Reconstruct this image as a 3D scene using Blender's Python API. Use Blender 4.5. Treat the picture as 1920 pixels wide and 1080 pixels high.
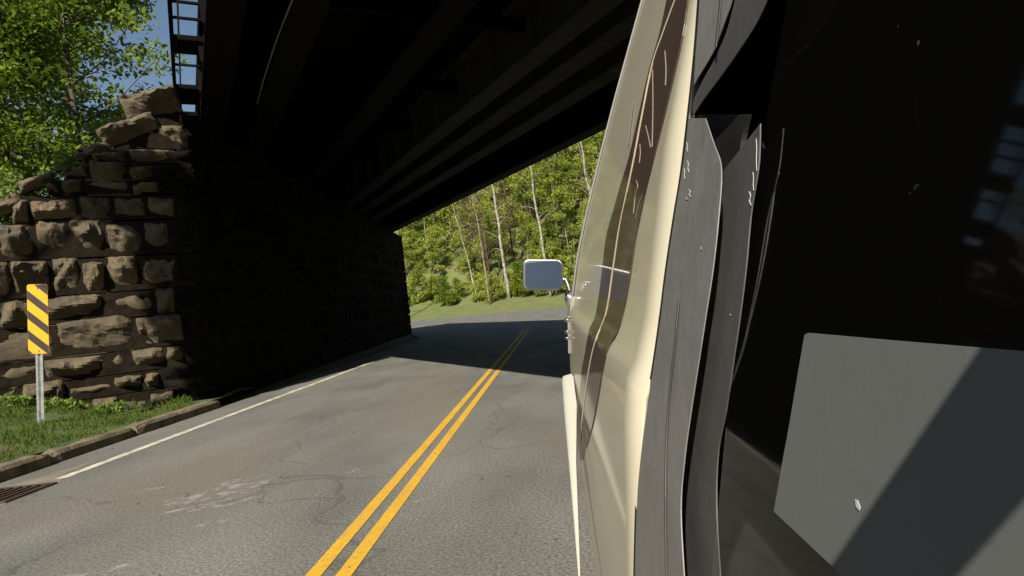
import bpy, bmesh, math, random
from mathutils import Vector, Matrix, noise
R = math.radians
sc = bpy.context.scene
col = sc.collection
for o in list(bpy.data.objects): bpy.data.objects.remove(o)

# ------------------------------------------------------------------ camera
F = 1200.0; CX, CY = 1044.0, 549.0; ROLL = R(6.0); H = 1.28
cd = bpy.data.cameras.new('camera'); cam = bpy.data.objects.new('camera', cd); col.objects.link(cam)
cr, sr = math.cos(ROLL), math.sin(ROLL)
m = Matrix(((cr, sr, 0, 0), (0, 0, -1, 0), (-sr, cr, 0, H), (0, 0, 0, 1)))
cam.matrix_world = m
cd.sensor_width = 36; cd.lens = 36 * F / 1920
cd.shift_x = -(CX - 960) / 1920; cd.shift_y = (CY - 540) / 1920
cd.clip_start = 0.01; cd.clip_end = 2000
sc.camera = cam
# ------------------------------------------------------------------ light
SUN_EL, SUN_AZ = 38.0, 11.0          # elevation, degrees left of straight behind the camera
sx, sy = math.sin(R(SUN_AZ)), math.cos(R(SUN_AZ))
L = Vector((sx * math.cos(R(SUN_EL)), sy * math.cos(R(SUN_EL)), -math.sin(R(SUN_EL))))
w = bpy.data.worlds.new("World"); sc.world = w; w.use_nodes = True
nt = w.node_tree; bg = nt.nodes['Background']
sky = nt.nodes.new('ShaderNodeTexSky'); sky.sky_type = 'NISHITA'; sky.sun_disc = False
sky.sun_elevation = R(SUN_EL); sky.sun_rotation = R(180 + SUN_AZ)
sky.air_density = 1.3; sky.dust_density = 0.6; sky.ozone_density = 2.0
nt.links.new(sky.outputs[0], bg.inputs[0]); bg.inputs[1].default_value = 0.05
sd = bpy.data.lights.new('sun', 'SUN'); sd.energy = 4.9; sd.angle = R(0.5); sd.color = (1, .93, .80)
so = bpy.data.objects.new('sun', sd); col.objects.link(so); so.location = (-20, -60, 60)
so.rotation_euler = L.to_track_quat('-Z', 'Y').to_euler()
sc.view_settings.view_transform = 'Standard'; sc.view_settings.look = 'None'
sc.view_settings.exposure = 0.8; sc.view_settings.gamma = 1

# ------------------------------------------------------------------ helpers
rnd = random.Random(7)
def ray(px, py):
    dx, dy = px - CX, py - CY
    return (dx * cr - dy * sr) / F, -(dx * sr + dy * cr) / F      # lateral, up per unit depth
def P(px, py, d):
    a, b = ray(px, py); return Vector((a * d, d, H + b * d))
def tag(o, label=None, cat=None, group=None, kind=None):
    if label: o['label'] = label
    if cat: o['category'] = cat
    if group: o['group'] = group
    if kind: o['kind'] = kind
    return o
def empty(name, loc=(0, 0, 0)):
    o = bpy.data.objects.new(name, None); col.objects.link(o); o.location = loc; return o
class MB:
    def __init__(s): s.v = []; s.f = []; s.sm = []
    def add(s, vs, fs, smooth=False):
        n = len(s.v); s.v += [tuple(x) for x in vs]
        for q in fs: s.f.append(tuple(i + n for i in q)); s.sm.append(smooth)
    def hexa(s, c):  # 8 corners, bottom 4 then top 4
        s.add(c, [(0, 3, 2, 1), (4, 5, 6, 7), (0, 1, 5, 4), (1, 2, 6, 5), (2, 3, 7, 6), (3, 0, 4, 7)])
    def box(s, x0, x1, y0, y1, z0, z1):
        s.hexa([(x0, y0, z0), (x1, y0, z0), (x1, y1, z0), (x0, y1, z0), (x0, y0, z1), (x1, y0, z1), (x1, y1, z1), (x0, y1, z1)])
    def tube(s, pts, rad, seg=8, cap=True, smooth=True):
        pts = [Vector(p) for p in pts]; n = len(pts); base = len(s.v)
        rads = rad if isinstance(rad, (list, tuple)) else [rad] * n
        for i, p in enumerate(pts):
            t = (pts[min(i + 1, n - 1)] - pts[max(i - 1, 0)]).normalized()
            a = t.orthogonal().normalized() if i == 0 else (pa - t * pa.dot(t)).normalized()
            pa = a; b = t.cross(a)
            for k in range(seg):
                th = 2 * math.pi * k / seg
                s.v.append(tuple(p + (a * math.cos(th) + b * math.sin(th)) * rads[i]))
        for i in range(n - 1):
            for k in range(seg):
                k2 = (k + 1) % seg
                s.f.append((base + i * seg + k, base + i * seg + k2, base + (i + 1) * seg + k2, base + (i + 1) * seg + k)); s.sm.append(smooth)
        if cap:
            s.f.append(tuple(base + k for k in range(seg))[::-1]); s.sm.append(False)
            s.f.append(tuple(base + (n - 1) * seg + k for k in range(seg))); s.sm.append(False)
    def build(s, name, mat=None, parent=None):
        me = bpy.data.meshes.new(name); me.from_pydata(s.v, [], s.f)
        me.polygons.foreach_set('use_smooth', s.sm); me.update()
        if mat: me.materials.append(mat)
        o = bpy.data.objects.new(name, me); col.objects.link(o)
        if parent:
            o.parent = parent
            if parent.type == 'EMPTY' and parent.parent is None: o.matrix_parent_inverse = Matrix.Translation(-Vector(parent.location))
            else:
                p = parent; off = Vector(p.location)
        return o
def prism(pts, off):
    """closed solid from a ring of 3D points pushed by off"""
    mb = MB(); n = len(pts); a = [Vector(p) for p in pts]; b = [p + Vector(off) for p in a]
    mb.add(a + b, [tuple(range(n)), tuple(range(2 * n - 1, n - 1, -1))] + [(i, i + n, (i + 1) % n + n, (i + 1) % n) for i in range(n)])
    return mb
def fixn(o):
    bm = bmesh.new(); bm.from_mesh(o.data); bmesh.ops.recalc_face_normals(bm, faces=bm.faces); bm.to_mesh(o.data); bm.free(); return o
def bev(o, wd=.004, seg=2):
    b = o.modifiers.new('bevel', 'BEVEL'); b.width = wd; b.segments = seg; b.limit_method = 'ANGLE'; return o

# ------------------------------------------------------------------ materials
def mat(name, c1, c2=None, scale=5, rough=.7, metal=0, bump=0, bscale=30, coat=0, detail=6, spec=.5, c3=None, s3=1.0, aniso=None, lo=.35, hi=.65):
    mt = bpy.data.materials.new(name); mt.use_nodes = True; t = mt.node_tree; N = t.nodes; Lk = t.links
    b = N['Principled BSDF']; b.inputs['Roughness'].default_value = rough; b.inputs['Metallic'].default_value = metal
    b.inputs['Coat Weight'].default_value = coat; b.inputs['Coat Roughness'].default_value = .06
    b.inputs['Specular IOR Level'].default_value = spec
    b.inputs['Base Color'].default_value = (*c1, 1)
    tc = N.new('ShaderNodeTexCoord'); src = tc.outputs['Object']
    if aniso:
        mp = N.new('ShaderNodeMapping'); mp.inputs['Scale'].default_value = aniso; Lk.new(src, mp.inputs[0]); src = mp.outputs[0]
    if c2:
        nz = N.new('ShaderNodeTexNoise'); nz.inputs['Scale'].default_value = scale; nz.inputs['Detail'].default_value = detail; Lk.new(src, nz.inputs[0])
        rp = N.new('ShaderNodeValToRGB'); rp.color_ramp.elements[0].color = (*c1, 1); rp.color_ramp.elements[1].color = (*c2, 1)
        rp.color_ramp.elements[0].position = lo; rp.color_ramp.elements[1].position = hi
        Lk.new(nz.outputs[0], rp.inputs[0]); out = rp.outputs[0]
        if c3:
            n2 = N.new('ShaderNodeTexNoise'); n2.inputs['Scale'].default_value = s3; n2.inputs['Detail'].default_value = 8; Lk.new(src, n2.inputs[0])
            r2 = N.new('ShaderNodeMapRange'); r2.inputs[1].default_value = .48; r2.inputs[2].default_value = .7; Lk.new(n2.outputs[0], r2.inputs[0])
            mx = N.new('ShaderNodeMix'); mx.data_type = 'RGBA'; Lk.new(r2.outputs[0], mx.inputs[0]); Lk.new(out, mx.inputs[6]); mx.inputs[7].default_value = (*c3, 1); out = mx.outputs[2]
        Lk.new(out, b.inputs['Base Color'])
    if bump:
        nb = N.new('ShaderNodeTexNoise'); nb.inputs['Scale'].default_value = bscale; nb.inputs['Detail'].default_value = 8; Lk.new(src, nb.inputs[0])
        bp = N.new('ShaderNodeBump'); bp.inputs['Strength'].default_value = bump; bp.inputs['Distance'].default_value = .02
        Lk.new(nb.outputs[0], bp.inputs['Height']); Lk.new(bp.outputs[0], b.inputs['Normal'])
    return mt
def leafmat(name, c1, c2, scale=.6, trans=.35):
    mt = bpy.data.materials.new(name); mt.use_nodes = True; t = mt.node_tree; N = t.nodes; Lk = t.links
    b = N['Principled BSDF']; b.inputs['Roughness'].default_value = .55; b.inputs['Specular IOR Level'].default_value = .25
    g = N.new('ShaderNodeNewGeometry'); oi = N.new('ShaderNodeObjectInfo'); tc = N.new('ShaderNodeTexCoord')
    nz = N.new('ShaderNodeTexNoise'); nz.inputs['Scale'].default_value = scale; nz.inputs['Detail'].default_value = 3; Lk.new(tc.outputs['Object'], nz.inputs[0])
    ad = N.new('ShaderNodeMath'); ad.operation = 'MULTIPLY_ADD'; Lk.new(oi.outputs['Random'], ad.inputs[0]); ad.inputs[1].default_value = .5; Lk.new(nz.outputs[0], ad.inputs[2])
    a2 = N.new('ShaderNodeMath'); a2.operation = 'MULTIPLY_ADD'; Lk.new(g.outputs['Random Per Island'], a2.inputs[0]); a2.inputs[1].default_value = .35; Lk.new(ad.outputs[0], a2.inputs[2])
    rp = N.new('ShaderNodeValToRGB'); rp.color_ramp.elements[0].position = .45; rp.color_ramp.elements[1].position = 1.2 if False else 1.0
    rp.color_ramp.elements[0].color = (*c1, 1); rp.color_ramp.elements[1].color = (*c2, 1); Lk.new(a2.outputs[0], rp.inputs[0])
    Lk.new(rp.outputs[0], b.inputs['Base Color'])
    tr = N.new('ShaderNodeBsdfTranslucent'); Lk.new(rp.outputs[0], tr.inputs[0]); mx = N.new('ShaderNodeMixShader'); mx.inputs[0].default_value = trans
    Lk.new(b.outputs[0], mx.inputs[1]); Lk.new(tr.outputs[0], mx.inputs[2]); Lk.new(mx.outputs[0], N['Material Output'].inputs[0])
    return mt
M = {}
M['asphalt'] = mat('asphalt', (.096, .094, .085), (.152, .147, .131), 1.1, .88, bump=.2, bscale=160, c3=(.135, .120, .092), s3=.7, aniso=(1, .45, 1))
def asphalt_detail(mt):
    t = mt.node_tree; N = t.nodes; Lk = t.links; b = N['Principled BSDF']
    src = b.inputs['Base Color'].links[0].from_socket
    tc = [n for n in N if n.type == 'TEX_COORD'][0]
    sp = N.new('ShaderNodeTexNoise'); sp.inputs['Scale'].default_value = 55; sp.inputs['Detail'].default_value = 4; Lk.new(tc.outputs['Object'], sp.inputs[0])
    mr = N.new('ShaderNodeMapRange'); mr.inputs[1].default_value = .3; mr.inputs[2].default_value = .7; mr.inputs[3].default_value = .50; mr.inputs[4].default_value = 1.50; Lk.new(sp.outputs[0], mr.inputs[0])
    mu = N.new('ShaderNodeMix'); mu.data_type = 'RGBA'; mu.blend_type = 'MULTIPLY'; mu.inputs[0].default_value = 1; Lk.new(src, mu.inputs[6]); Lk.new(mr.outputs[0], mu.inputs[7])
    # tar-like cracks
    ng = N.new('ShaderNodeTexNoise'); ng.inputs['Scale'].default_value = 1.2; Lk.new(tc.outputs['Object'], ng.inputs[0])
    vm = N.new('ShaderNodeVectorMath'); vm.operation = 'MULTIPLY_ADD'; Lk.new(ng.outputs[1], vm.inputs[0]); vm.inputs[1].default_value = (1.2, 1.2, 0); Lk.new(tc.outputs['Object'], vm.inputs[2])
    vo = N.new('ShaderNodeTexVoronoi'); vo.feature = 'DISTANCE_TO_EDGE'; vo.inputs['Scale'].default_value = .28; Lk.new(vm.outputs[0], vo.inputs[0])
    cr_ = N.new('ShaderNodeMapRange'); cr_.inputs[1].default_value = 0; cr_.inputs[2].default_value = .006; cr_.inputs[3].default_value = .70; cr_.inputs[4].default_value = 1; Lk.new(vo.outputs[0], cr_.inputs[0])
    m2 = N.new('ShaderNodeMix'); m2.data_type = 'RGBA'; m2.blend_type = 'MULTIPLY'; m2.inputs[0].default_value = 1; Lk.new(mu.outputs[2], m2.inputs[6]); Lk.new(cr_.outputs[0], m2.inputs[7])
    # pale chalky scuffs
    sc2 = N.new('ShaderNodeTexNoise'); sc2.inputs['Scale'].default_value = 3.2; sc2.inputs['Detail'].default_value = 10; sc2.inputs['Roughness'].default_value = .68; Lk.new(tc.outputs['Object'], sc2.inputs[0])
    s3 = N.new('ShaderNodeMapRange'); s3.inputs[1].default_value = .66; s3.inputs[2].default_value = .76; s3.inputs[4].default_value = .6; Lk.new(sc2.outputs[0], s3.inputs[0])
    m3 = N.new('ShaderNodeMix'); m3.data_type = 'RGBA'; Lk.new(s3.outputs[0], m3.inputs[0]); Lk.new(m2.outputs[2], m3.inputs[6]); m3.inputs[7].default_value = (.30, .29, .26, 1)
    Lk.new(m3.outputs[2], b.inputs['Base Color'])
asphalt_detail(M['asphalt'])
M['yellow'] = mat('yellow_paint', (.60, .345, .018), (.53, .30, .022), 3, .7, bump=.3, bscale=120, c3=(.40, .26, .07), s3=22)
M['white'] = mat('white_paint', (.58, .54, .43), (.40, .37, .29), 7, .7, bump=.3, bscale=120, c3=(.17, .16, .13), s3=8)
M['chalk'] = mat('chalk', (.44, .42, .38), (.30, .29, .26), 14, .9)
M['kerb'] = mat('kerb_stone', (.20, .155, .095), (.11, .085, .05), 5, .9, bump=.8, bscale=25, c3=(.05, .05, .02), s3=3)
M['concrete'] = mat('concrete', (.19, .165, .125), (.14, .12, .09), 4, .9, bump=.4, bscale=60)
M['iron'] = mat('cast_iron', (.05, .035, .025), (.09, .055, .035), 9, .7, metal=.4, bump=.4)
M['black'] = mat('hollow_black', (.004, .004, .004), rough=1, spec=0)
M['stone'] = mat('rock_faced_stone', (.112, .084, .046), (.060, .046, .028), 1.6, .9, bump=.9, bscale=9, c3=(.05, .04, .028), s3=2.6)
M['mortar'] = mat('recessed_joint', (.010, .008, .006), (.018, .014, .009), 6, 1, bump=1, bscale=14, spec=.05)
M['sooty_shaded'] = mat('sooty_shaded_stone', (.0065, .0055, .0042), (.0033, .003, .0026), 1.5, .9, bump=.8, bscale=9, spec=.08)  # soot, with the shade under the deck also put into the colour
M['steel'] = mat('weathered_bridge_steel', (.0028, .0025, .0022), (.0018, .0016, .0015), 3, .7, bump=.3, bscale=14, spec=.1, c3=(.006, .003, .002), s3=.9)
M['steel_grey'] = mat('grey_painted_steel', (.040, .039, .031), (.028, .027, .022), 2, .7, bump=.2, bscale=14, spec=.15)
M['timber'] = mat('creosote_timber', (.004, .0035, .003), (.003, .0025, .002), 3, .9, bump=.5, spec=.1)
M['grass_ground'] = mat('grass_ground', (.045, .075, .014), (.075, .115, .022), 3, .95, bump=1, bscale=20, c3=(.08, .07, .03), s3=2)
M['forest_floor'] = mat('forest_floor', (.06, .07, .02), (.035, .04, .015), 1.2, 1, bump=1, bscale=8)
M['hill'] = mat('wooded_hill', (.035, .055, .012), (.07, .095, .022), .35, 1, bump=1, bscale=2)
M['verge'] = mat('verge', (.125, .15, .042), (.09, .115, .03), .8, .95, bump=1, bscale=4, c3=(.14, .12, .05), s3=.4)
M['blade'] = leafmat('grass_blades', (.045, .085, .012), (.12, .17, .028), 2.0, .4)
M['weed'] = leafmat('weed_leaves', (.06, .12, .015), (.20, .27, .05), 2.0, .35)
M['leaf_near'] = leafmat('maple_leaves', (.06, .115, .010), (.19, .25, .018), .55, .45)
M['leaf_far'] = leafmat('forest_leaves', (.10, .155, .022), (.34, .38, .06), .25, .42)
M['leaf_dark'] = leafmat('undergrowth_leaves', (.06, .11, .010), (.22, .27, .022), .3, .4)
M['twig_brown'] = mat('dry_twigs', (.12, .075, .045), (.08, .05, .03), 2, .9)
M['bark'] = mat('grey_bark', (.09, .07, .05), (.05, .04, .03), 3, .95, bump=1, bscale=10)
M['birch'] = mat('birch_bark', (.36, .34, .28), (.24, .22, .17), 2.5, .8, bump=.4, c3=(.10, .08, .06), s3=3)
M['palebark'] = mat('pale_bark', (.24, .20, .15), (.15, .125, .09), 2.5, .85, c3=(.09, .07, .05), s3=2)
M['sign_y'] = mat('sign_yellow', (.80, .34, .008), (.74, .31, .01), 8, .45)
M['sign_k'] = mat('sign_black', (.03, .022, .02), rough=.5)
M['galv'] = mat('galvanised_steel', (.55, .56, .56), (.40, .41, .41), 14, .38, metal=.75, bump=.1)
M['beige'] = mat('beige_van_paint', (.47, .43, .32), (.435, .395, .295), 1.3, .38, coat=.4, bump=.03, bscale=6)
M['cream'] = mat('cream_moulding', (.62, .60, .51), rough=.35)
M['brown'] = mat('brown_stripe_paint', (.052, .032, .022), (.070, .044, .030), 5, .45, coat=.35, bump=.05, bscale=20, aniso=(1, 1, .2))
M['pin'] = mat('pinstripe_cream', (.62, .50, .34), rough=.6)
M['scratch'] = mat('scratch_pale', (.24, .20, .15), rough=.8)
M['frame'] = mat('grey_window_frame', (.175, .167, .160), (.155, .148, .143), 7, .5, bump=.06, bscale=60, c3=(.185, .178, .172), s3=22, spec=.4)
M['frame_dk'] = mat('dark_window_frame', (.060, .057, .055), (.052, .050, .048), 9, .55, bump=.05, bscale=40)
M['rubber'] = mat('black_rubber', (.008, .007, .007), (.014, .012, .012), 12, .6, spec=.3)
M['chrome'] = mat('chrome', (.75, .75, .75), rough=.12, metal=1)
M['chrome_dk'] = mat('tarnished_chrome', (.30, .31, .33), rough=.25, metal=1)
M['mirror'] = mat('mirror_glass', (.13, .155, .18), rough=.05, metal=1)
M['scuff'] = mat('white_scuff', (.42, .42, .41), rough=.6)
M['cabin'] = mat('dark_cabin_trim', (.012, .012, .013), (.008, .008, .009), 3, .85, spec=.15)
M['trim'] = mat('olive_grey_trim', (.030, .029, .023), (.025, .024, .020), 6, .7, bump=.15)
M['seat'] = mat('dark_seat_fabric', (.004, .004, .0045), (.0028, .0028, .003), 5, .9, bump=.3, bscale=50, spec=.2)
def panemat():
    mt = bpy.data.materials.new('clear_pane'); mt.use_nodes = True; t = mt.node_tree; N = t.nodes; Lk = t.links
    tr = N.new('ShaderNodeBsdfTransparent'); tr.inputs[0].default_value = (.88, .88, .88, 1); gl = N.new('ShaderNodeBsdfGlossy'); gl.inputs['Roughness'].default_value = .04
    fr = N.new('ShaderNodeFresnel'); ge = N.new('ShaderNodeNewGeometry'); ir = N.new('ShaderNodeMapRange'); ir.inputs[3].default_value = 1.45; ir.inputs[4].default_value = 1 / 1.45; Lk.new(ge.outputs['Backfacing'], ir.inputs[0]); Lk.new(ir.outputs[0], fr.inputs[0]); mx = N.new('ShaderNodeMixShader')
    di = N.new('ShaderNodeBsdfDiffuse'); di.inputs[0].default_value = (.35, .34, .32, 1); m2 = N.new('ShaderNodeMixShader')
    tc = N.new('ShaderNodeTexCoord'); nz = N.new('ShaderNodeTexNoise'); nz.inputs['Scale'].default_value = 160; nz.inputs['Detail'].default_value = 6; Lk.new(tc.outputs['Object'], nz.inputs[0])
    mr = N.new('ShaderNodeMapRange'); mr.inputs[1].default_value = .72; mr.inputs[2].default_value = .84; mr.inputs[3].default_value = .006; mr.inputs[4].default_value = .3; Lk.new(nz.outputs[0], mr.inputs[0])
    Lk.new(fr.outputs[0], mx.inputs[0]); Lk.new(tr.outputs[0], mx.inputs[1]); Lk.new(gl.outputs[0], mx.inputs[2])
    Lk.new(mr.outputs[0], m2.inputs[0]); Lk.new(mx.outputs[0], m2.inputs[1]); Lk.new(di.outputs[0], m2.inputs[2]); Lk.new(m2.outputs[0], N['Material Output'].inputs[0]); return mt
M['pane'] = panemat()
M['board'] = mat('grey_board', (.104, .112, .106), (.098, .106, .100), 3, .8, bump=.02, bscale=90, spec=.3)
M['tyre'] = mat('tyre', (.02, .02, .02), (.03, .03, .03), 8, .8)
M['glass'] = mat('dark_glass', (.02, .024, .024), rough=.06, spec=.8)

# ------------------------------------------------------------------ ground, road
def cen(y):   # road centre line (curves gently left past the bridge)
    k = max(0, y - 20); return -1.27 - .0030 * k * k if k < 60 else -1.27 - .0030 * 3600 - .36 * (k - 60)
def strip(name, offL, offR, z, y0, y1, mt, n=80, kind=None):
    mb = MB(); vs = []
    for i in range(n + 1):
        y = y0 + (y1 - y0) * i / n; c = cen(y); dx = (cen(y + .5) - c) / .5; nl = math.hypot(1, dx)
        nx, ny = 1 / nl, -dx / nl
        oL = offL(y) if callable(offL) else offL; oR = offR(y) if callable(offR) else offR
        vs += [(c + nx * oL, y + ny * oL, z), (c + nx * oR, y + ny * oR, z)]
    mb.add(vs, [(2 * i, 2 * i + 1, 2 * i + 3, 2 * i + 2) for i in range(n)])
    o = mb.build(name, mt)
    if kind: tag(o, kind=kind)
    return o
def grid(name, x0, x1, y0, y1, nx, ny, zf, mt):
    mb = MB(); vs = [(x0 + (x1 - x0) * i / nx, y0 + (y1 - y0) * j / ny) for j in range(ny + 1) for i in range(nx + 1)]
    mb.add([(x, y, zf(x, y)) for x, y in vs], [(j * (nx + 1) + i, j * (nx + 1) + i + 1, (j + 1) * (nx + 1) + i + 1, (j + 1) * (nx + 1) + i) for j in range(ny) for i in range(nx)], True)
    return mb.build(name, mt)
tag(grid('ground', -900, 900, -500, 1100, 20, 20, lambda x, y: -.03, M['forest_floor']), kind='structure')
tag(strip('road', lambda y: -4.35 - max(0, min(5, (y - 26) * .22)), 5.2, 0, -60, 105, M['asphalt'], 160), kind='structure')
tag(strip('left_edge_line', lambda y: -3.72 - max(0, min(4.6, (y - 27) * .2)), lambda y: -3.60 - max(0, min(4.6, (y - 27) * .2)), .004, 6.15, 18, M['white'], 120), kind='structure')
mb = MB(); n = 40; vs = []
for k in range(n + 1): x = -20 + 26 * k / n; y = 57 - .45 * x + .012 * (x + 6) ** 2 * 0; vs += [(x, y, .008), (x + .12, y + .38, .008)]
mb.add(vs, [(2 * k, 2 * k + 2, 2 * k + 3, 2 * k + 1) for k in range(n)]); tag(mb.build('right_edge_line', M['white']), kind='structure')
tag(strip('yellow_line_near', -.13, -.045, .004, -20, 25, M['yellow'], 140), 'left stripe of the double yellow centre line', kind='structure')
tag(strip('yellow_line_far', .035, .12, .004, -20, 25, M['yellow'], 140), kind='structure')
# hillside beyond the road
def hz(x, y):
    e = 4.9 + (y - 84) * .9
    s = (y - 56 + .45 * x)                       # distance past the outer edge of the curve
    base = max(0, min(s, 11) - 2) * .16 + max(0, s - 11) * .55 if x < 60 else 3
    return -.02 + base + .5 * noise.noise(Vector((x * .15, y * .15, 0))) * min(1, max(0, s - 4) / 8)
def hs(x, y): return y - 56 + .45 * x
hb = MB(); nx_, ny_ = 70, 50; vs = []
for j in range(ny_ + 1):
    for i in range(nx_ + 1):
        x = -75 + 150 * i / nx_; s = -2 + 100 * (j / ny_) ** 1.3; y = s + 56 - .45 * x; vs.append((x, y, hz(x, y) + .012))
hb.add(vs, [(j * (nx_ + 1) + i, j * (nx_ + 1) + i + 1, (j + 1) * (nx_ + 1) + i + 1, (j + 1) * (nx_ + 1) + i) for j in range(ny_) for i in range(nx_)], True)
tag(hb.build('hillside', M['verge']), kind='structure')

mb = MB(); n = 90; rows = [(62, -.5), (78, 9), (100, 19), (150, 34), (220, 42)]; vs = []
for k in range(n + 1):
    th = R(-62 + 332 * k / n)            # everything but the forest opening ahead
    for q, (rad, z_) in enumerate(rows):
        f = 1 + .12 * noise.noise(Vector((math.cos(th) * 3, math.sin(th) * 3, q))); vs.append((rad * f * math.cos(th + R(-15)), rad * f * math.sin(th + R(-15)), z_ * (1 + .25 * noise.noise(Vector((math.cos(th) * 6, math.sin(th) * 6, q * 2.0)))) if q else z_))
keep = []
for k in range(n):
    a_ = vs[k * 5]; ang = math.degrees(math.atan2(a_[1], a_[0]))
    if 62 < ang < 140: continue
    keep += [(k * 5 + q, (k + 1) * 5 + q, (k + 1) * 5 + q + 1, k * 5 + q + 1) for q in range(4)]
mb.add(vs, keep, True); tag(fixn(mb.build('hills', M['hill'])), kind='structure')

# near left verge: rises from the kerb to the foot of the wing wall
WC = Vector((-6.1, 10.9, 0)); WE = Vector((-.853, -.523, 0)).normalized(); WN = Vector((.523, -.853, 0)).normalized()
def verge_z(x, y):
    dk = max(0, -5.82 - x); dw = (Vector((x, y, 0)) - WC).dot(WN)
    al = (Vector((x, y, 0)) - WC).dot(WE)
    r = .12 + min(.42, dk * .22) * min(1, max(0, al - .9) / 1.7) + .03 * noise.noise(Vector((x * 1.5, y * 1.5, 0)))
    return r
tag(grid('verge', -16, -5.80, -20, 12.0, 50, 130, verge_z, M['grass_ground']), kind='structure')
# kerb: individual long stones
kr = empty('stone_kerb', (-5.7, 6, 0)); tag(kr, 'weathered brown stone kerb along the left road edge beside the grass', 'kerb')
ky = [-20, -17, -14, -11, -8, -5, -2, .6, 3.3, 5.4, 6.95, 8.35, 10.45]
for i in range(len(ky) - 1):
    mb = MB(); y0, y1 = ky[i] + .02, ky[i + 1] - .02; n = 14; ring = []
    for j in range(n + 1):
        y = y0 + (y1 - y0) * j / n; e = .02 if j in (0, n) else 0
        r = lambda s: .012 * noise.noise(Vector((y * 4, s, i * 3.1)))
        xo = -5.62 + .012 * math.sin(i * 2.3) ; zt = .135 + .012 * math.sin(i * 1.7)
        ring.append([(xo + .0 + r(1) - e, y, -.02), (xo - .01 + r(2) - e, y, zt - .035 - e), (xo - .05 + r(3), y, zt + r(4) - e), (xo - .20 + r(5), y, zt + .005 + r(6) - e), (xo - .23, y, -.02)])
    vs = [v for rg in ring for v in rg]
    mb.add(vs, [(j * 5 + k, j * 5 + k + 1, j * 5 + k + 6, j * 5 + k + 5) for j in range(n) for k in range(4)] + [(4, 3, 2, 1, 0), tuple(n * 5 + k for k in range(5))], False)
    fixn(mb.build('kerb_stone', M['kerb'], kr))
# gutter pan and storm drain
mb = MB(); mb.add([(-5.60, 5.2, .002), (-4.78, 5.2, .002), (-4.78, 5.95, .002), (-5.06, 6.4, .002), (-5.12, 7.0, .002), (-5.60, 8.4, .002)], [(0, 1, 2, 3, 4)]); tag(mb.build('gutter_pavement', M['concrete']), kind='structure')
gr = empty('storm_drain', (-5.1, 5.6, 0)); tag(gr, 'rusty slotted storm drain grate set in the gutter by the kerb', 'drain')
GX0, GX1, GY0, GY1 = -5.52, -4.83, 5.42, 5.92
mb = MB(); mb.add([(GX0, GY0, .007), (GX1, GY0, .007), (GX1, GY1, .007), (GX0, GY1, .007)], [(0, 1, 2, 3)]); mb.build('pit', M['black'], gr)
mb = MB()
for a in ((GX0, GX1, GY0 - .03, GY0), (GX0, GX1, GY1, GY1 + .03), (GX0 - .03, GX0, GY0 - .03, GY1 + .03), (GX1, GX1 + .03, GY0 - .03, GY1 + .03)): mb.box(a[0], a[1], a[2], a[3], .005, .018)
mb.build('rim', M['iron'], gr)
mb = MB(); 
for i in range(8):
    x = GX0 + .04 + i * .085; mb.box(x, x + .035, GY0, GY1, .0085, .017)
mb.build('bars', M['iron'], gr)
# chalky spill on the road
def blob(mb, cx, cy, rx, ry, sd, rot=0, z=.0035):
    n = 22; c = []
    for k in range(n):
        th = 2 * math.pi * k / n; r = 1 + .9 * noise.noise(Vector((math.cos(th) * 1.7, math.sin(th) * 1.7, sd)))
        x, y = rx * r * math.cos(th), ry * r * math.sin(th); c.append((cx + x * math.cos(rot) - y * math.sin(rot), cy + x * math.sin(rot) + y * math.cos(rot), z))
    mb.add(c, [tuple(range(n))])
mb = MB()
def gnd(px, py): p = P(px, py, 1); d = H / (H - p.z); return p.x * d, d
for k, (px, py, rx, ry, rot) in enumerate(((405, 925, .42, .16, .5), (385, 950, .30, .12, .3), (440, 905, .25, .10, .6), (290, 918, .16, .06, .2), (200, 1068, .20, .05, .3), (390, 985, .14, .06, .2), (712, 762, .10, .06, .9), (660, 885, .12, .03, 1.0), (785, 940, .05, .03, .4))):
    cx_, cy_ = gnd(px, py); blob(mb, cx_, cy_, rx, ry, k + 3, rot, .0032 + k * .0001)
cs_ = M['chalk'].node_tree; b2 = cs_.nodes['Principled BSDF']; n2_ = cs_.nodes.new('ShaderNodeTexNoise'); n2_.inputs['Scale'].default_value = 9; n2_.inputs['Detail'].default_value = 9; n2_.inputs['Roughness'].default_value = .7
tc2 = cs_.nodes.new('ShaderNodeTexCoord'); cs_.links.new(tc2.outputs['Object'], n2_.inputs[0]); mr2 = cs_.nodes.new('ShaderNodeMapRange'); mr2.inputs[1].default_value = .47; mr2.inputs[2].default_value = .62; mr2.inputs[4].default_value = .6; cs_.links.new(n2_.outputs[0], mr2.inputs[0]); cs_.links.new(mr2.outputs[0], b2.inputs['Alpha'])
tag(mb.build('chalky_spill', M['chalk']), 'pale chalky smears on the asphalt of the left lane', 'stain', kind='stuff')
mb = MB()
for k in range(130):
    y = rnd.uniform(3.2, 15); x = rnd.uniform(-5.5, -.1); s = rnd.uniform(.006, .018) * (1 if rnd.random() < .9 else 1.8)
    vs = [(x + s * rnd.uniform(-1, 1), y + s * rnd.uniform(-1, 1), rnd.uniform(0, s)) for _ in range(5)] + [(x, y, s * .7)]
    mb.add(vs, [(0, 1, 5), (1, 2, 5), (2, 3, 5), (3, 4, 5), (4, 0, 5)])
tag(mb.build('loose_gravel', M['kerb']), 'scattered small stones on the asphalt of the left lane', 'gravel', kind='stuff')

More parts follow.
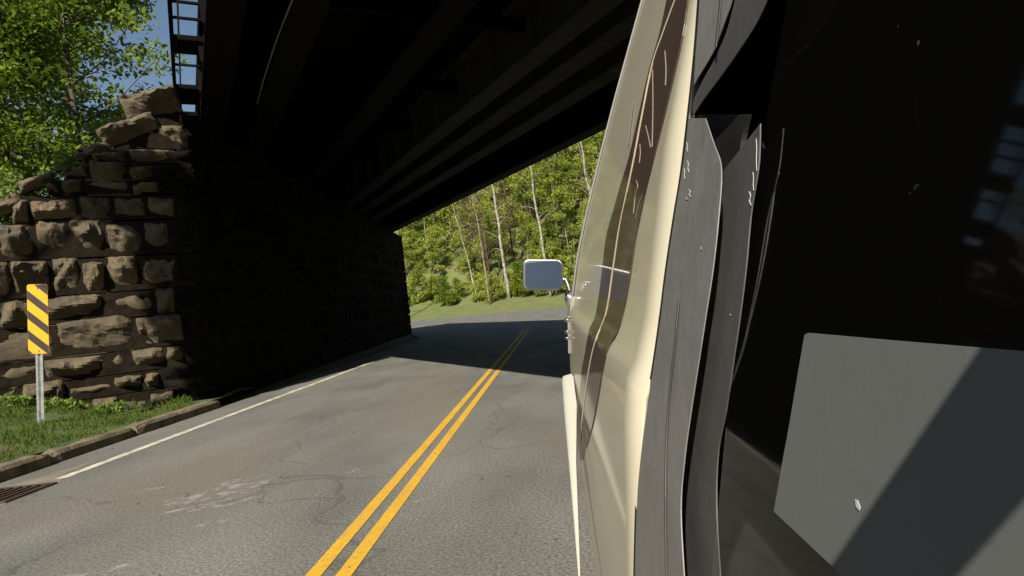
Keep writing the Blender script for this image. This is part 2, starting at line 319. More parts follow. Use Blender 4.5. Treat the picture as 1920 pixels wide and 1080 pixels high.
# ------------------------------------------------------------------ stone walls
def rock(mb, o, e, nrm, t0, t1, z0, z1, prot, seed, nx=9, nz=7, gap=.028, batter=0.0, under=0.0, tilt=0.0):
    """one rock-faced block on a wall plane (origin o, along e, outward nrm)"""
    gap = min(gap, .12 * (z1 - z0)); vs = []; rr = random.Random(seed)
    w_, h_ = t1 - t0, z1 - z0
    cuts = [(Vector((rr.uniform(-1, 1), rr.uniform(-1, 1), rr.uniform(.9, 1.8))).normalized(), rr.uniform(.52, .95)) for _ in range(7)]
    for j in range(nz + 1):
        for i in range(nx + 1):
            a, b = i / nx, j / nz
            ja = rr.uniform(-.25, .25) / nx if 0 < i < nx else 0; jb = rr.uniform(-.25, .25) / nz if 0 < j < nz else 0
            a += ja; b += jb
            edge = min(min(a, 1 - a) * w_, min(b, 1 - b) * h_)
            u_, v_ = (a - .5) * 2, (b - .5) * 2
            hgt = 1.0
            for n_, d_ in cuts: hgt = min(hgt, (d_ - n_.x * u_ - n_.y * v_) / n_.z)
            hgt = max(.25, hgt)
            q = Vector((t0 + a * w_, z0 + b * h_, seed * .37))
            hgt += .38 * noise.noise(q * 4.0) + .20 * noise.noise(q * 11)
            en = min(1, edge / .07)
            dep = prot * (hgt * (en ** .5)) if edge > 1e-6 else 0
            uu = min(1, max(0, b / .72)); dep *= 1 - under * (1 - uu * uu * (3 - 2 * uu))
            t = t0 + gap * .5 + a * (w_ - gap) + .03 * noise.noise(Vector((b * 3, seed, a * 2))); z = z0 + gap * .5 + b * (h_ - gap) + .025 * noise.noise(Vector((a * 3, seed, 7)))
            if tilt: tc_, zc_ = (t0 + t1) / 2, (z0 + z1) / 2; t, z = tc_ + (t - tc_) * math.cos(tilt) + (z - zc_) * math.sin(tilt), zc_ - (t - tc_) * math.sin(tilt) + (z - zc_) * math.cos(tilt)
            vs.append(o + e * t + Vector((0, 0, z)) + nrm * (dep + batter * (5 - z)))
    n = len(vs); back = []
    ringi = [i for i in range(nx + 1)] + [j * (nx + 1) + nx for j in range(1, nz + 1)] + [nz * (nx + 1) + i for i in range(nx - 1, -1, -1)] + [j * (nx + 1) for j in range(nz - 1, 0, -1)]
    fs = [(j * (nx + 1) + i, j * (nx + 1) + i + 1, (j + 1) * (nx + 1) + i + 1, (j + 1) * (nx + 1) + i) for j in range(nz) for i in range(nx)]
    for k in ringi: back.append(vs[k] - nrm * .16)
    fs += [(ringi[k], n + k, n + (k + 1) % len(ringi), ringi[(k + 1) % len(ringi)]) for k in range(len(ringi))]
    mb.add(vs + back, fs)
def tpx(px, py):   # wall coordinate of a pixel on the wing wall
    a, b = ray(px, py); d = Vector((a, 1, b)); k = (WC.dot(WN)) / (d.dot(WN)); p = d * k
    return (p - WC).dot(WE), p.z + H
ww = empty('stone_wing_wall', (-7.5, 10, 0)); tag(ww, 'brown rock-faced stone wing wall with a stepped top behind the striped marker', 'wall')
mb = MB()
# courses: z0, z1, joint pixel x positions (right to left) ; widths read off the photo
def T(px, z):
    # t on the wall for a pixel column at height z
    best = None
    for i in range(900):
        t = -0.3 + i * .006; p = WC + WE * t; u = p.x / p.y * F; dn = (H - z) / p.y * F
        x = CX + u * cr + dn * sr
        if best is None or abs(x - px) < best[0]: best = (abs(x - px), t)
    return best[1]
courses = [(-.1, .42, [425, 330, 225, 110, -10, -160]), (.42, .74, [415, 300, 270, 125, 40, -90]), (.74, 1.10, [405, 345, 310, 245, 200, 80, -30, -150]),
           (1.10, 1.62, [400, 345, 255, 105, -60, -170]), (1.62, 2.05, [395, 330, 290, 195, -5, -160]), (2.05, 2.62, [392, 330, 262, 152, 97, 22, -70, -190]),
           (2.62, 3.20, [390, 320, 268, 198, 65, -5, -110]), (3.20, 3.62, [388, 330, 275, 212, 148, 55, 20]), (3.62, 3.86, [386, 300, 245, 160, 112, 85]),
           (3.86, 4.12, [385, 290, 240, 165, 118]), (4.12, 4.36, [384, 330, 240, 170, 140]), (4.36, 4.66, [383, 330, 295, 183]), (4.66, 5.02, [382, 330, 228])]
sd_ = 0
for ci, (z0, z1, xs) in enumerate(courses):
    for i in range(len(xs) - 1):
        if ci > 10: continue
        sd_ += 1; ta, tb = T(xs[i], (z0 + z1) / 2), T(xs[i + 1], (z0 + z1) / 2)
        if i == 0: continue                        # corner stones are set later, in the abutment's shade-darkened colour
        ta = max(ta, .10)
        za, zb = z0 - rnd.uniform(-.03, .05), z1 + rnd.uniform(-.07, .06); pr = rnd.choice((.10, .26, .34, .42, .50)); ti = rnd.gauss(0, .035) + (.10 if ci > 7 and rnd.random() < .4 else 0)
        if tb - ta > .75 and rnd.random() < .45:    # broken into two pieces
            tm = ta + (tb - ta) * rnd.uniform(.4, .65); sd_ += 40
            rock(mb, WC, WE, WN, ta, tm, za + rnd.uniform(0, .1), zb, pr, sd_ + 11, nx=11, nz=10, gap=.03, under=rnd.uniform(.6, 1), tilt=ti); sd_ += 1
            rock(mb, WC, WE, WN, tm, tb, za, zb - rnd.uniform(0, .1), rnd.uniform(.12, .45), sd_ + 11, nx=11, nz=10, gap=.03, under=rnd.uniform(.6, 1), tilt=-ti)
        else: rock(mb, WC, WE, WN, ta, tb, za, zb, pr, sd_ + 11, nx=14, nz=10, gap=.03, under=rnd.uniform(.6, 1), tilt=ti)
    # lowest-left stretch beyond the frame so the wall continues outside the picture
    if ci < 6:
        te = T(xs[-1], (z0 + z1) / 2)
        for q in range(5): sd_ += 1; rock(mb, WC, WE, WN, te + q * .9, te + q * .9 + .9, z0, z1, .2, sd_ + 11)
def trock(px0, px1, py, h_, tl_, pr, sd):
    t_, z_ = tpx((px0 + px1) / 2, py); hw = abs(T(px0, z_) - T(px1, z_)) / 2
    rock(mb, WC, WE, WN, t_ - hw, t_ + hw, z_ - h_ / 2, z_ + h_ / 2, pr, sd, nx=14, nz=9, gap=.03, under=.7, tilt=tl_)
trock(182, 306, 243, .36, .42, .42, 901); trock(228, 342, 196, .46, .22, .50, 902); trock(100, 165, 308, .18, .12, .3, 903); trock(-30, 50, 385, .26, .45, .3, 907); trock(30, 108, 342, .20, .35, .34, 908); trock(150, 215, 280, .2, .3, .3, 909); trock(295, 350, 255, .40, .1, .2, 905)
# turned tops: fill slabs lying behind the stepped front so the top has depth
wso = mb.build('stones', M['stone'], ww)
mb = MB()
for ci, (z0, z1, xs) in enumerate(courses):
    te = T(xs[-1], (z0 + z1) / 2) + (4.5 if ci < 6 else 0) - (.05 if ci < 11 else .42)
    a, b = WC + WE * -.0, WC + WE * te; q = -WN
    c = [a + WN * .028, b + WN * .028, b + q * .75, a + q * .75]
    mb.hexa([Vector((p.x, p.y, z0 - .02 + ci * .003)) for p in c] + [Vector((p.x, p.y, z1 - .03)) for p in c])
fixn(mb.build('core', M['mortar'], ww))
# left abutment
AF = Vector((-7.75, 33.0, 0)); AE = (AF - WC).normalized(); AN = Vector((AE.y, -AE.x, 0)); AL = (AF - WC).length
ab = empty('bridge_abutment', (-6.5, 20, 0)); tag(ab, 'dark stone abutment, soot and deep shade put into its colour, under the left end of the bridge', 'abutment')
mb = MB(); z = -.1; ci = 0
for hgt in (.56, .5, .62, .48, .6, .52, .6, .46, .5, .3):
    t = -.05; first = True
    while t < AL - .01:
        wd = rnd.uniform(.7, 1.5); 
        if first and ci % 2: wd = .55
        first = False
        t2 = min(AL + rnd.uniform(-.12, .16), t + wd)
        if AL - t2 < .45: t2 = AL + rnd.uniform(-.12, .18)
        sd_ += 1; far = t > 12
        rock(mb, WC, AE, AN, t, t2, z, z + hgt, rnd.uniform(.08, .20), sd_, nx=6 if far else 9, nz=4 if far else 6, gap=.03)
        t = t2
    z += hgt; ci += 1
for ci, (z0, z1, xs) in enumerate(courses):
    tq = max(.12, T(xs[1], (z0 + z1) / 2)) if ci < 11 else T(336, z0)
    sd_ += 1; rock(mb, WC, WE, WN, -.12 - rnd.uniform(0, .08), tq + .02, z0, z1 + .02, rnd.uniform(.12, .26), sd_, nx=8, nz=6, gap=.03, under=.6)  # wing wall corner stones, shade put in through the near-black colour
mb.build('stones', M['sooty_shaded'], ab)
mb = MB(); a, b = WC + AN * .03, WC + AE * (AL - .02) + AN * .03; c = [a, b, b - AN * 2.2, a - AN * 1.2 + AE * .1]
mb.hexa([Vector((p.x, p.y, -.1)) for p in c] + [Vector((p.x, p.y, 5.03)) for p in c]); fixn(mb.build('core', M['sooty_shaded'], ab))
# jagged far end of the abutment
mb = MB(); EE = -AN; z = -.1
for hgt in (.56, .5, .62, .48, .6, .52, .6, .46, .5, .3):
    sd_ += 1; rock(mb, WC + AE * AL, EE, AE, -.12, 1.1, z, z + hgt, rnd.uniform(.1, .38), sd_, 7, 5); z += hgt
mb.build('end_stones', M['sooty_shaded'], ab)
# right abutment (behind the van)
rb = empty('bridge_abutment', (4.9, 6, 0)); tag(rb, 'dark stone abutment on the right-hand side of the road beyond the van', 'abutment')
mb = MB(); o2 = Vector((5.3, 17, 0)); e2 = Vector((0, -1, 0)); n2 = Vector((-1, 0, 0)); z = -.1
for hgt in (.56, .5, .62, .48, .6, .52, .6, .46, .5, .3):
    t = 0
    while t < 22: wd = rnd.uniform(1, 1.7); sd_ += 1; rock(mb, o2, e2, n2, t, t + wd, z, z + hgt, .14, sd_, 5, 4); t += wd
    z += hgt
mb.build('stones', M['sooty_shaded'], rb)
mb = MB(); mb.box(5.28, 7.5, -5.5, 17, -.1, 5.03); mb.build('core', M['sooty_shaded'], rb)

# ------------------------------------------------------------------ bridge
BN = Vector((math.cos(R(30)), math.sin(R(30)), 0)); BD = Vector((-math.sin(R(30)), math.cos(R(30)), 0))   # across / along (towards far left)
br = empty('railway_bridge', (-1, 6, 5)); tag(br, 'dark steel girder railway bridge crossing the road at a skew', 'bridge')
def bb(mb, n0, n1, s0, s1, z0, z1):
    c = [BN * n0 + BD * s0, BN * n1 + BD * s0, BN * n1 + BD * s1, BN * n0 + BD * s1]
    mb.hexa([Vector((p.x, p.y, z0)) for p in c] + [Vector((p.x, p.y, z1)) for p in c])
S0, S1 = -16.0, 34.0
def girder(n, wide=.42, z0=5.03, web=1.0, stiff=True, mt='steel'):
    g = MB(); bb(g, n - wide / 2, n + wide / 2, S0, S1, z0, z0 + .04); bb(g, n - .02, n + .02, S0 + .01, S1 - .01, z0 + .04, z0 + web); bb(g, n - wide / 2 + .05, n + wide / 2 - .05, S0 + .02, S1 - .02, z0 + web, z0 + web + .03)
    if stiff:
        k = g; s = S0 + .6
        while s < S1: bb(k, n - wide / 2 + .03, n - .021, s, s + .02, z0 + .041, z0 + web - .002); bb(k, n + .021, n + wide / 2 - .03, s, s + .02, z0 + .041, z0 + web - .002); s += 1.5
    return g.build('girder', M[mt], br)
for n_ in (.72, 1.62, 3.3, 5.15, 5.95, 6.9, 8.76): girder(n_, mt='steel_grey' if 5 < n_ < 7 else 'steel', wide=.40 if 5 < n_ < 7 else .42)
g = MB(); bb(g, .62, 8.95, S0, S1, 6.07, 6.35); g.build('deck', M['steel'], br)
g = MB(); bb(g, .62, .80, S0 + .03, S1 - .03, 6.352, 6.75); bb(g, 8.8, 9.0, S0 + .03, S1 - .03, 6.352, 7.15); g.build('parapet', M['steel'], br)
# cross frames between the girders
g = MB(); s = S0 + 1
while s < S1: bb(g, .75, 8.73, s, s + .08, 5.55, 5.75); s += 3.0
g.build('cross_frame', M['steel'], br)
ZL = 5.9; KL = (ZL - H) / (5.03 - H)
# open walkway cantilevered from the near side: brackets, outer rail, thin rods
wk = MB(); bb(wk, .125 * KL, .17 * KL, S0, S1, ZL - .01, ZL + .09); wk.build('walkway_rail', M['timber'], br)
sW = {}
def bar_s(py):   # along-bridge position of a bracket seen at this height in the picture
    a, b = ray(350, py); k = (ZL - H) / b; return Vector((a * k, k, 0)).dot(BD)
ys = [(-60, -25), (75, 102), (166, 196)]
spans = [(bar_s(b), bar_s(a)) for a, b in ys]
for i, (a, b) in enumerate(ys):
    s0, s1 = sorted((bar_s(a), bar_s(b))); g = MB(); bb(g, .16 * KL, .66, s0, s1, ZL, ZL + .08); g.build('bracket', M['timber'], br)
    sW[i] = (s0, s1)
stp = sW[2][0] - sW[1][0]
for k in list(range(1, 7)):
    g = MB(); bb(g, .16 * KL, .66, sW[2][0] + k * 1.75, sW[2][0] + k * 1.75 + .5, ZL, ZL + .08); g.build('bracket', M['timber'], br)
for py in (8, 38, 125, 213):
    s = bar_s(py); g = MB(); bb(g, .16 * KL, .66, s - .025, s + .025, ZL + .01, ZL + .04); g.build('tie_rod', M['steel'], br)
g = MB(); bb(g, .215 * KL, .235 * KL, S0, S1, ZL + .0, ZL + .02); g.build('cable', M['galv'], br)
# pale sagging conduit under the near girders
pts = [(556, -20), (545, 8), (528, 50), (510, 100), (494, 150), (482, 195)]
g = MB(); cp = []
for (x, y) in pts:
    a, b = ray(x, y); k = (4.98 - H) / b; cp.append((a * k, k, 4.98))
g.tube(cp, .010, 6); g.build('conduit', M['palebark'], br)

# earth behind the wing wall
def emb(x, y):
    s = (Vector((x, y, 0)) - WC).dot(-WN); al = (Vector((x, y, 0)) - WC).dot(WE)
    top = 4.6 - max(0, al - .9) * .95
    lo = .45
    return max(lo, top) + min(3.0, max(0, s - .7) * .22) + .15 * noise.noise(Vector((x * .5, y * .5, 3)))
mb = MB(); nx_, ny_ = 40, 30; vs = []
for j in range(ny_ + 1):
    for i in range(nx_ + 1):
        al = .35 + 30 * (i / nx_) ** 1.4; s = .30 + 34 * (j / ny_) ** 1.3
        p = WC + WE * al * .9 - WN * s - Vector((0, 0, 0)); vs.append((p.x, p.y, emb(p.x, p.y) - .12))
mb.add(vs, [(j * (nx_ + 1) + i, j * (nx_ + 1) + i + 1, (j + 1) * (nx_ + 1) + i + 1, (j + 1) * (nx_ + 1) + i) for j in range(ny_) for i in range(nx_)], True)
tag(fixn(mb.build('embankment', M['forest_floor'])), kind='structure')

# ------------------------------------------------------------------ foliage
def leaves(mb, cs, n, size, rr, flat=.5):
    """cs: list of (center, radius, squash) clumps"""
    wts = [c[1] ** 2 for c in cs]; 
    picks = rr.choices(cs, wts, k=n)
    for c, r, q in picks:
        th = rr.uniform(0, 2 * math.pi); ph = math.acos(rr.uniform(-1, 1)); rad = r * (rr.random() ** .45)
        p = c + Vector((math.cos(th) * math.sin(ph), math.sin(th) * math.sin(ph), math.cos(ph) * q)) * rad
        s = size * rr.uniform(.6, 1.3)
        nn = Vector((rr.gauss(0, 1), rr.gauss(0, 1), rr.gauss(.7, 1))).normalized(); a = nn.orthogonal().normalized(); b = nn.cross(a)
        an = rr.uniform(0, 6.28); a, b = a * math.cos(an) + b * math.sin(an), b * math.cos(an) - a * math.sin(an)
        mb.add([p - a * s, p + b * s * .48 + nn * s * .12, p + a * s, p - b * s * .48 - nn * s * .1], [(0, 1, 2, 3)])
def limbtree(name, h, cr_, leafn, size, rr, mtb, mtl, trunk_r=.12, base=.3, clumps=26, q=.75, bare=.0, narrow=1.0):
    """returns (trunk mesh, crown mesh)"""
    tb = MB(); lean = Vector((rr.gauss(0, .05), rr.gauss(0, .05), 0)); top = h
    pts = [Vector((lean.x * z * z / h + .06 * math.sin(z * .7), lean.y * z * z / h, z)) for z in [h * k / 8 for k in range(9)]]
    tb.tube(pts, [trunk_r * (1 - .9 * k / 8) for k in range(9)], 7)
    cs = []
    for k in range(clumps):
        z = h * (base + (1 - base) * rr.random() ** .85); f = (z / h - base) / (1 - base); rr_ = cr_ * (1.0 - .75 * f ** 1.6) * (.45 + .55 * min(1, f * 3)) * narrow
        th = rr.uniform(0, 6.28); ra = rr_ * rr.uniform(.25, 1) ** .6
        c = Vector((pts[min(8, int(z / h * 8))].x + ra * math.cos(th), ra * math.sin(th), z)); cs.append((c, cr_ * rr.uniform(.20, .40), q))
        z0 = max(h * base * .6, z - ra * .7); p0 = Vector((lean.x * z0 * z0 / h + .06 * math.sin(z0 * .7), lean.y * z0 * z0 / h, z0))
        mid = (p0 + c) / 2 + Vector((0, 0, -.1 * ra)); r0 = trunk_r * .35 * (1 - .6 * z / h)
        tb.tube([p0, mid, c], [r0, r0 * .6, r0 * .2], 5, cap=False)
    lb = MB()
    if leafn: leaves(lb, cs, leafn, size, rr)
    return tb, lb
def tree_proto(name, label, grp, cat='tree', **kw):
    tb, lb = limbtree(name, **kw)
    r = empty(name); tag(r, label, cat, grp); tb.build('trunk', kw['mtb'], r)
    if lb.v: lb.build('crown', kw['mtl'], r)
    return r
def copy_tree(o, parent=None):
    c = o.copy(); col.objects.link(c); c.parent = parent
    for ch in list(o.children): copy_tree(ch, c)
    return c
G1 = 'leafy trees behind the wing wall'
nearp = [tree_proto('leafy_tree', '', G1, h=9.5, cr_=3.3, leafn=15000, size=.10, rr=random.Random(3), mtb=M['bark'], mtl=M['leaf_near'], trunk_r=.13, base=.14, clumps=60, q=.55),
         tree_proto('leafy_tree', '', G1, h=8.0, cr_=2.8, leafn=12000, size=.09, rr=random.Random(5), mtb=M['bark'], mtl=M['leaf_near'], trunk_r=.10, base=.12, clumps=46, q=.55)]
nlab = ['leafy green tree directly behind the highest stones of the wing wall', 'bright green tree above the stepped middle of the wing wall', 'green tree at the far left edge above the lowest wall step',
        'taller tree whose crown fills the top left corner', 'dark leafy tree deep behind the wing wall, left of the blue sky gap', 'leafy tree low behind the broken wall top at the left edge']
spots = [(-13.4, 18.5, 0, .95, .3), (-12.2, 14.6, 1, .78, 2.0), (-14.3, 14.2, 0, .95, 4.0), (-18.5, 22.0, 0, 1.25, 1.0), (-19.5, 27.0, 1, 1.2, 5.0), (-11.2, 12.0, 1, .5, 3.3)]
used = set()
for i, (x, y, k, s, rz) in enumerate(spots):
    o = nearp[k] if k not in used else copy_tree(nearp[k]); used.add(k)
    o.location = (x, y, emb(x, y) - .3); o.scale = (s, s, s); o.rotation_euler.z = rz; o['label'] = nlab[i]
# a tree standing left of the road, whose crown dapples the right part of the wing wall
tb_, lb_ = limbtree('x', 9.4, 1.6, 0, .1, random.Random(31), M['bark'], M['leaf_near'], trunk_r=.12, base=.66, clumps=16)
o = empty('leafy_tree', (-10.6, 1.0, .2)); SH = Vector((-10.6, 1.0, .2)); tag(o, 'x', 'tree'); tk_ = tb_.build('trunk', M['bark'], o); tk_.matrix_parent_inverse = Matrix.Identity(4)
cc = []
rs = random.Random(8)
for (x_, z_, r_) in ((-9.0, 10.75, .30), (-8.6, 10.9, .40), (-8.25, 10.75, .42), (-8.2, 10.3, .42), (-8.1, 9.7, .45), (-8.0, 9.1, .42), (-7.9, 8.5, .38), (-7.85, 7.9, .32), (-8.0, 10.4, .38), (-7.95, 9.9, .38), (-8.45, 10.4, .35), (-8.1, 11.2, .38), (-7.95, 10.9, .35), (-7.9, 9.3, .40), (-8.2, 8.9, .35), (-8.5, 11.15, .32), (-9.0, 10.6, .36), (-8.8, 10.8, .36), (-9.15, 10.85, .30), (-8.6, 10.5, .34), (-8.75, 11.1, .28)):
    cc.append((Vector((x_, 1.5 + rs.uniform(-.1, .1), z_)), r_, .9))
for k in range(16): cc.append((Vector((-12.6 + rs.gauss(0, .7), .6 + rs.gauss(0, .9), rs.uniform(7.5, 12))), rs.uniform(.5, .8), .8))
lim = MB(); lim.tube([SH + Vector((0, 0, 6.5)), Vector((-9.6, 1.3, 9.3)), Vector((-8.7, 1.5, 10.5)), Vector((-8.1, 1.5, 10.2)), Vector((-7.95, 1.5, 8.6))], [.07, .05, .035, .02, .01], 6); lim.build('limb', M['bark'], o)
lb_ = MB(); leaves(lb_, cc, 36000, .085, rs); lb_.build('crown', M['leaf_near'], o)
o['label'] = 'slim roadside tree on the grass left of the road, before the wing wall'; o['group'] = 'roadside trees'
SHADE = o

# far forest
G2 = 'forest trees on the hillside beyond the bridge'
far = []
for k, (h, c, n) in enumerate([(15, 3.6, 5200), (13, 3.2, 4600), (17, 3.4, 5200), (11, 3.4, 4600)]):
    far.append(tree_proto('forest_tree', '', G2, h=h, cr_=c, leafn=n, size=.17, rr=random.Random(20 + k), mtb=M['palebark'], mtl=M['leaf_far'], trunk_r=.14, base=.10 + .1 * (k % 2), clumps=42, q=.6))
shrub = []
for k in range(3):
    shrub.append(tree_proto('forest_shrub', '', 'shrubs at the foot of the wooded hillside', 'shrub', h=4.2 + k * .8, cr_=2.4, leafn=3600, size=.13, rr=random.Random(40 + k), mtb=M['bark'], mtl=M['leaf_far' if k != 1 else 'leaf_dark'], trunk_r=.05, base=.04, clumps=26, q=.7))
rf = random.Random(77)
def xpx(px, y): return (px - CX) / F * y   # rough lateral position of a picture column at depth y
tl = []
for row, (s_, cnt) in enumerate([(15, 17), (20, 17), (27, 17), (35, 17), (46, 18)]):
    for i in range(cnt):
        x = -34 + 46 * (i + .5) / cnt + rf.uniform(-1, 1); y = s_ + rf.uniform(-2.5, 2.5) + 56 - .45 * x; tl.append((x, y, row))
for i in range(26):
    x = 13 + 30 * (i + .5) / 26 + rf.uniform(-1, 1); s_ = rf.choice((14, 20, 28, 37)) + rf.uniform(-2, 2); tl.append((x, s_ + 56 - .45 * x, 5))
fu = set(); side = lambda i, n: 'left' if i < n / 3 else ('middle' if i < 2 * n / 3 else 'right')
rown = ['front', 'second', 'third', 'fourth', 'rearmost', 'right-hand']
cntr = {}
for i, (x, y, row) in enumerate(tl):
    k = rf.randrange(4)
    if row == 0 and k in (0, 2): k = 3
    o = far[k] if k not in fu else copy_tree(far[k]); fu.add(k)
    s = rf.uniform(.75, 1.15) * (.62 if row == 0 else (.85 if row == 1 else 1)); o.location = (x, y, hz(x, y) - .2); o.scale = (s, s, s); o.rotation_euler = (rf.gauss(0, .03), rf.gauss(-.05, .04), rf.uniform(0, 6.28))
    o['label'] = 'spring green forest tree in the %s row on the hillside beyond the bridge' % rown[row]; o['group'] = G2 + ', %s row' % rown[row]
fu = set()
for i in range(34):
    x = -34 + 44 * (i + .5) / 34 + rf.uniform(-.6, .6); s_ = 10.3 + rf.uniform(-1.2, 2.2) ; y = s_ + 56 - .45 * x; k = rf.randrange(3)
    o = shrub[k] if k not in fu else copy_tree(shrub[k]); fu.add(k); s = rf.uniform(.55, 1.0); o.location = (x, y, hz(x, y) - .15); o.scale = (s, s, s); o.rotation_euler.z = rf.uniform(0, 6)
    o['label'] = 'leafy green shrub on the grass edge at the foot of the wooded hillside'
# birches with pale trunks: pixel column at foot, foot depth, lean
def birch(px, py0, px1, py1, d, rad, label, mt='birch', twigs=8):
    p0 = P(px, py0, d); p1 = P(px1, py1, d)
    g = hz(p0.x, d); r = empty('birch_tree', (p0.x, p0.y, g)); tag(r, label, 'birch', None)
    dirv = (p1 - p0); dirv = dirv / dirv.z; base = p0 + dirv * (g - .3 - p0.z); tp = p1 + dirv * rf.uniform(.5, 2)
    rr = random.Random(int(px)); tb = MB(); n = 9
    pts = [base.lerp(tp, k / n) + Vector((rr.gauss(0, .05), rr.gauss(0, .05), 0)) for k in range(n + 1)]
    tb.tube(pts, [rad * .8 * (1 - .55 * k / n) for k in range(n + 1)], 7); tb.build('trunk', M[mt], r)
    for k in range(twigs):
        bbm = MB(); f = rr.uniform(.35, .98); p = base.lerp(tp, f); th = rr.choice((0, math.pi)) + rr.gauss(0, .7); ln = rr.uniform(.8, 2.4)
        e = p + Vector((math.cos(th) * ln, math.sin(th) * ln, ln * rr.uniform(-.1, .9))); bbm.tube([p, p.lerp(e, .5) + Vector((0, 0, .15)), e], [rad * .28, rad * .2, rad * .08], 5, cap=False); bbm.build('branch', M['palebark'], r)
    lb = MB(); cs = [(base.lerp(tp, .75 + .08 * k) + Vector((rr.gauss(0, .8), rr.gauss(0, .8), rr.gauss(0, .6))), .9, .8) for k in range(4)]
    leaves(lb, cs, 260, .11, rr); lb.build('crown', M['leaf_far'], r)
birch(752, 535, 744, 425, 66, .15, 'slim white birch leaning left, right beside the end of the dark abutment')
birch(872, 470, 845, 370, 70, .10, 'thin grey-white birch left of the grey double trunk')
birch(905, 480, 884, 350, 66, .13, 'pale bare trunk in the middle of the hillside opening', 'palebark')
birch(934, 420, 920, 325, 68, .24, 'thick pale birch with short bent branches near the centre of the opening', 'birch', 12)
birch(1012, 425, 990, 285, 64, .19, 'tall white birch above the van mirror')
birch(1106, 365, 1082, 235, 62, .17, 'tall white birch nearest the van windscreen pillar')
birch(1092, 300, 1070, 225, 70, .10, 'thin grey trunk close to the left of the rightmost birch', 'palebark')
birch(864, 455, 858, 400, 78, .07, 'slender far trunk behind the left birches', 'palebark')

for (px, py, d, lab) in ((905, 385, 71, 'bare brown-twigged tree left of the thick pale birch'), (950, 365, 73, 'bare brown-twigged tree right of the thick pale birch'), (880, 400, 74, 'reddish bare tree behind the thin middle trunks'), (985, 330, 76, 'bare grey-brown tree high behind the tall white birch')):
    p = P(px, py, d); g_ = hz(p.x, d); o = empty('bare_tree', (p.x, d, g_ - .2)); tag(o, lab, 'tree'); rr = random.Random(px)
    tb = MB(); hgt_ = p.z - g_ + 3; top_ = Vector((rr.gauss(-.4, .3), 0, hgt_)); tb.tube([Vector((0, 0, 0)), top_ * .5 + Vector((.1, 0, 0)), top_], [.14, .09, .02], 6)
    for k in range(90):
        f = rr.uniform(.25, .97); q0 = top_ * f; th = rr.uniform(0, 6.28); ln = rr.uniform(.5, 2.2) * (1.15 - f * .6); e_ = q0 + Vector((math.cos(th) * ln, math.sin(th) * ln, ln * rr.uniform(.1, .9))); tb.tube([q0, q0.lerp(e_, .5) + Vector((0, 0, -.05)), e_], [.035, .025, .01], 4, cap=False)
        for w2 in range(4): q1 = q0.lerp(e_, rr.uniform(.3, 1)); e2 = q1 + Vector((rr.gauss(0, .35), rr.gauss(0, .35), rr.uniform(.1, .6))); tb.tube([q1, e2], [.016, .008], 3, cap=False)
    tt = tb.build('trunk', M['twig_brown'], o); tt.matrix_parent_inverse = Matrix.Identity(4)
# ------------------------------------------------------------------ grass and weeds near the marker
mb = MB(); rg = random.Random(9)
for i in range(15000):
    y = rg.uniform(5.0, 11.3); x = -5.86 - rg.random() ** 1.1 * 3.8
    pw = Vector((x, y, 0)) - WC
    if pw.dot(WN) < .18 or (pw.dot(WE) < .25): continue
    dn = noise.noise(Vector((x * 2.2, y * 2.2, 1)))
    if dn < -.28: continue
    z = verge_z(x, y); h = rg.uniform(.03, .085) * (1.3 + dn) * (1 + .8 * min(1, max(0, 1 - (pw.dot(WN)) / .6))); a = rg.uniform(0, 6.28); b = Vector((math.cos(a), math.sin(a), 0)); c = Vector((-b.y, b.x, 0)) * rg.uniform(.003, .006)
    p = Vector((x, y, z - .01)); k = b * h * rg.uniform(.1, .7)
    mb.add([p - c, p + c, p + k * .4 + c * .7 + Vector((0, 0, h * .6)), p + k + Vector((0, 0, h)), p + k * .4 - c * .7 + Vector((0, 0, h * .6))], [(0, 1, 2, 3, 4)])
tag(mb.build('grass', M['blade']), 'tufted green grass on the verge behind the kerb', 'grass', kind='stuff')
mb = MB(); cs = []
for i in range(70):
    t = rg.uniform(1.2, 3.6); off = rg.uniform(.28, .75) ; p = WC + WE * t + WN * off
    if rg.random() < .45: p = WC + WE * rg.uniform(2.0, 3.4) + WN * rg.uniform(.3, .9)
    cs.append((Vector((p.x, p.y, verge_z(p.x, p.y) + rg.uniform(.0, .09))), rg.uniform(.05, .12), .8))
leaves(mb, cs, 3400, .028, rg)
tag(mb.build('weeds', M['weed']), 'low leafy weeds along the foot of the wing wall', 'weeds', kind='stuff')
# ivy and small plants along the stepped wall top at the left
mb = MB(); cs = []
for (px, py) in ((150, 285), (130, 300), (90, 305), (60, 335), (30, 350), (10, 370), (0, 395), (20, 330), (110, 290), (-20, 400)):
    t, z_ = tpx(px, py); p = WC + WE * t - WN * .25
    for q in range(2): cs.append((Vector((p.x + rg.gauss(0, .12), p.y + rg.gauss(0, .12), z_ + rg.gauss(-.05, .1))), rg.uniform(.12, .24), .8))
leaves(mb, cs, 2600, .04, rg)
tag(mb.build('trailing_leaves', M['weed']), 'small leafy creepers growing over the stepped wall top', 'creeper', kind='stuff')

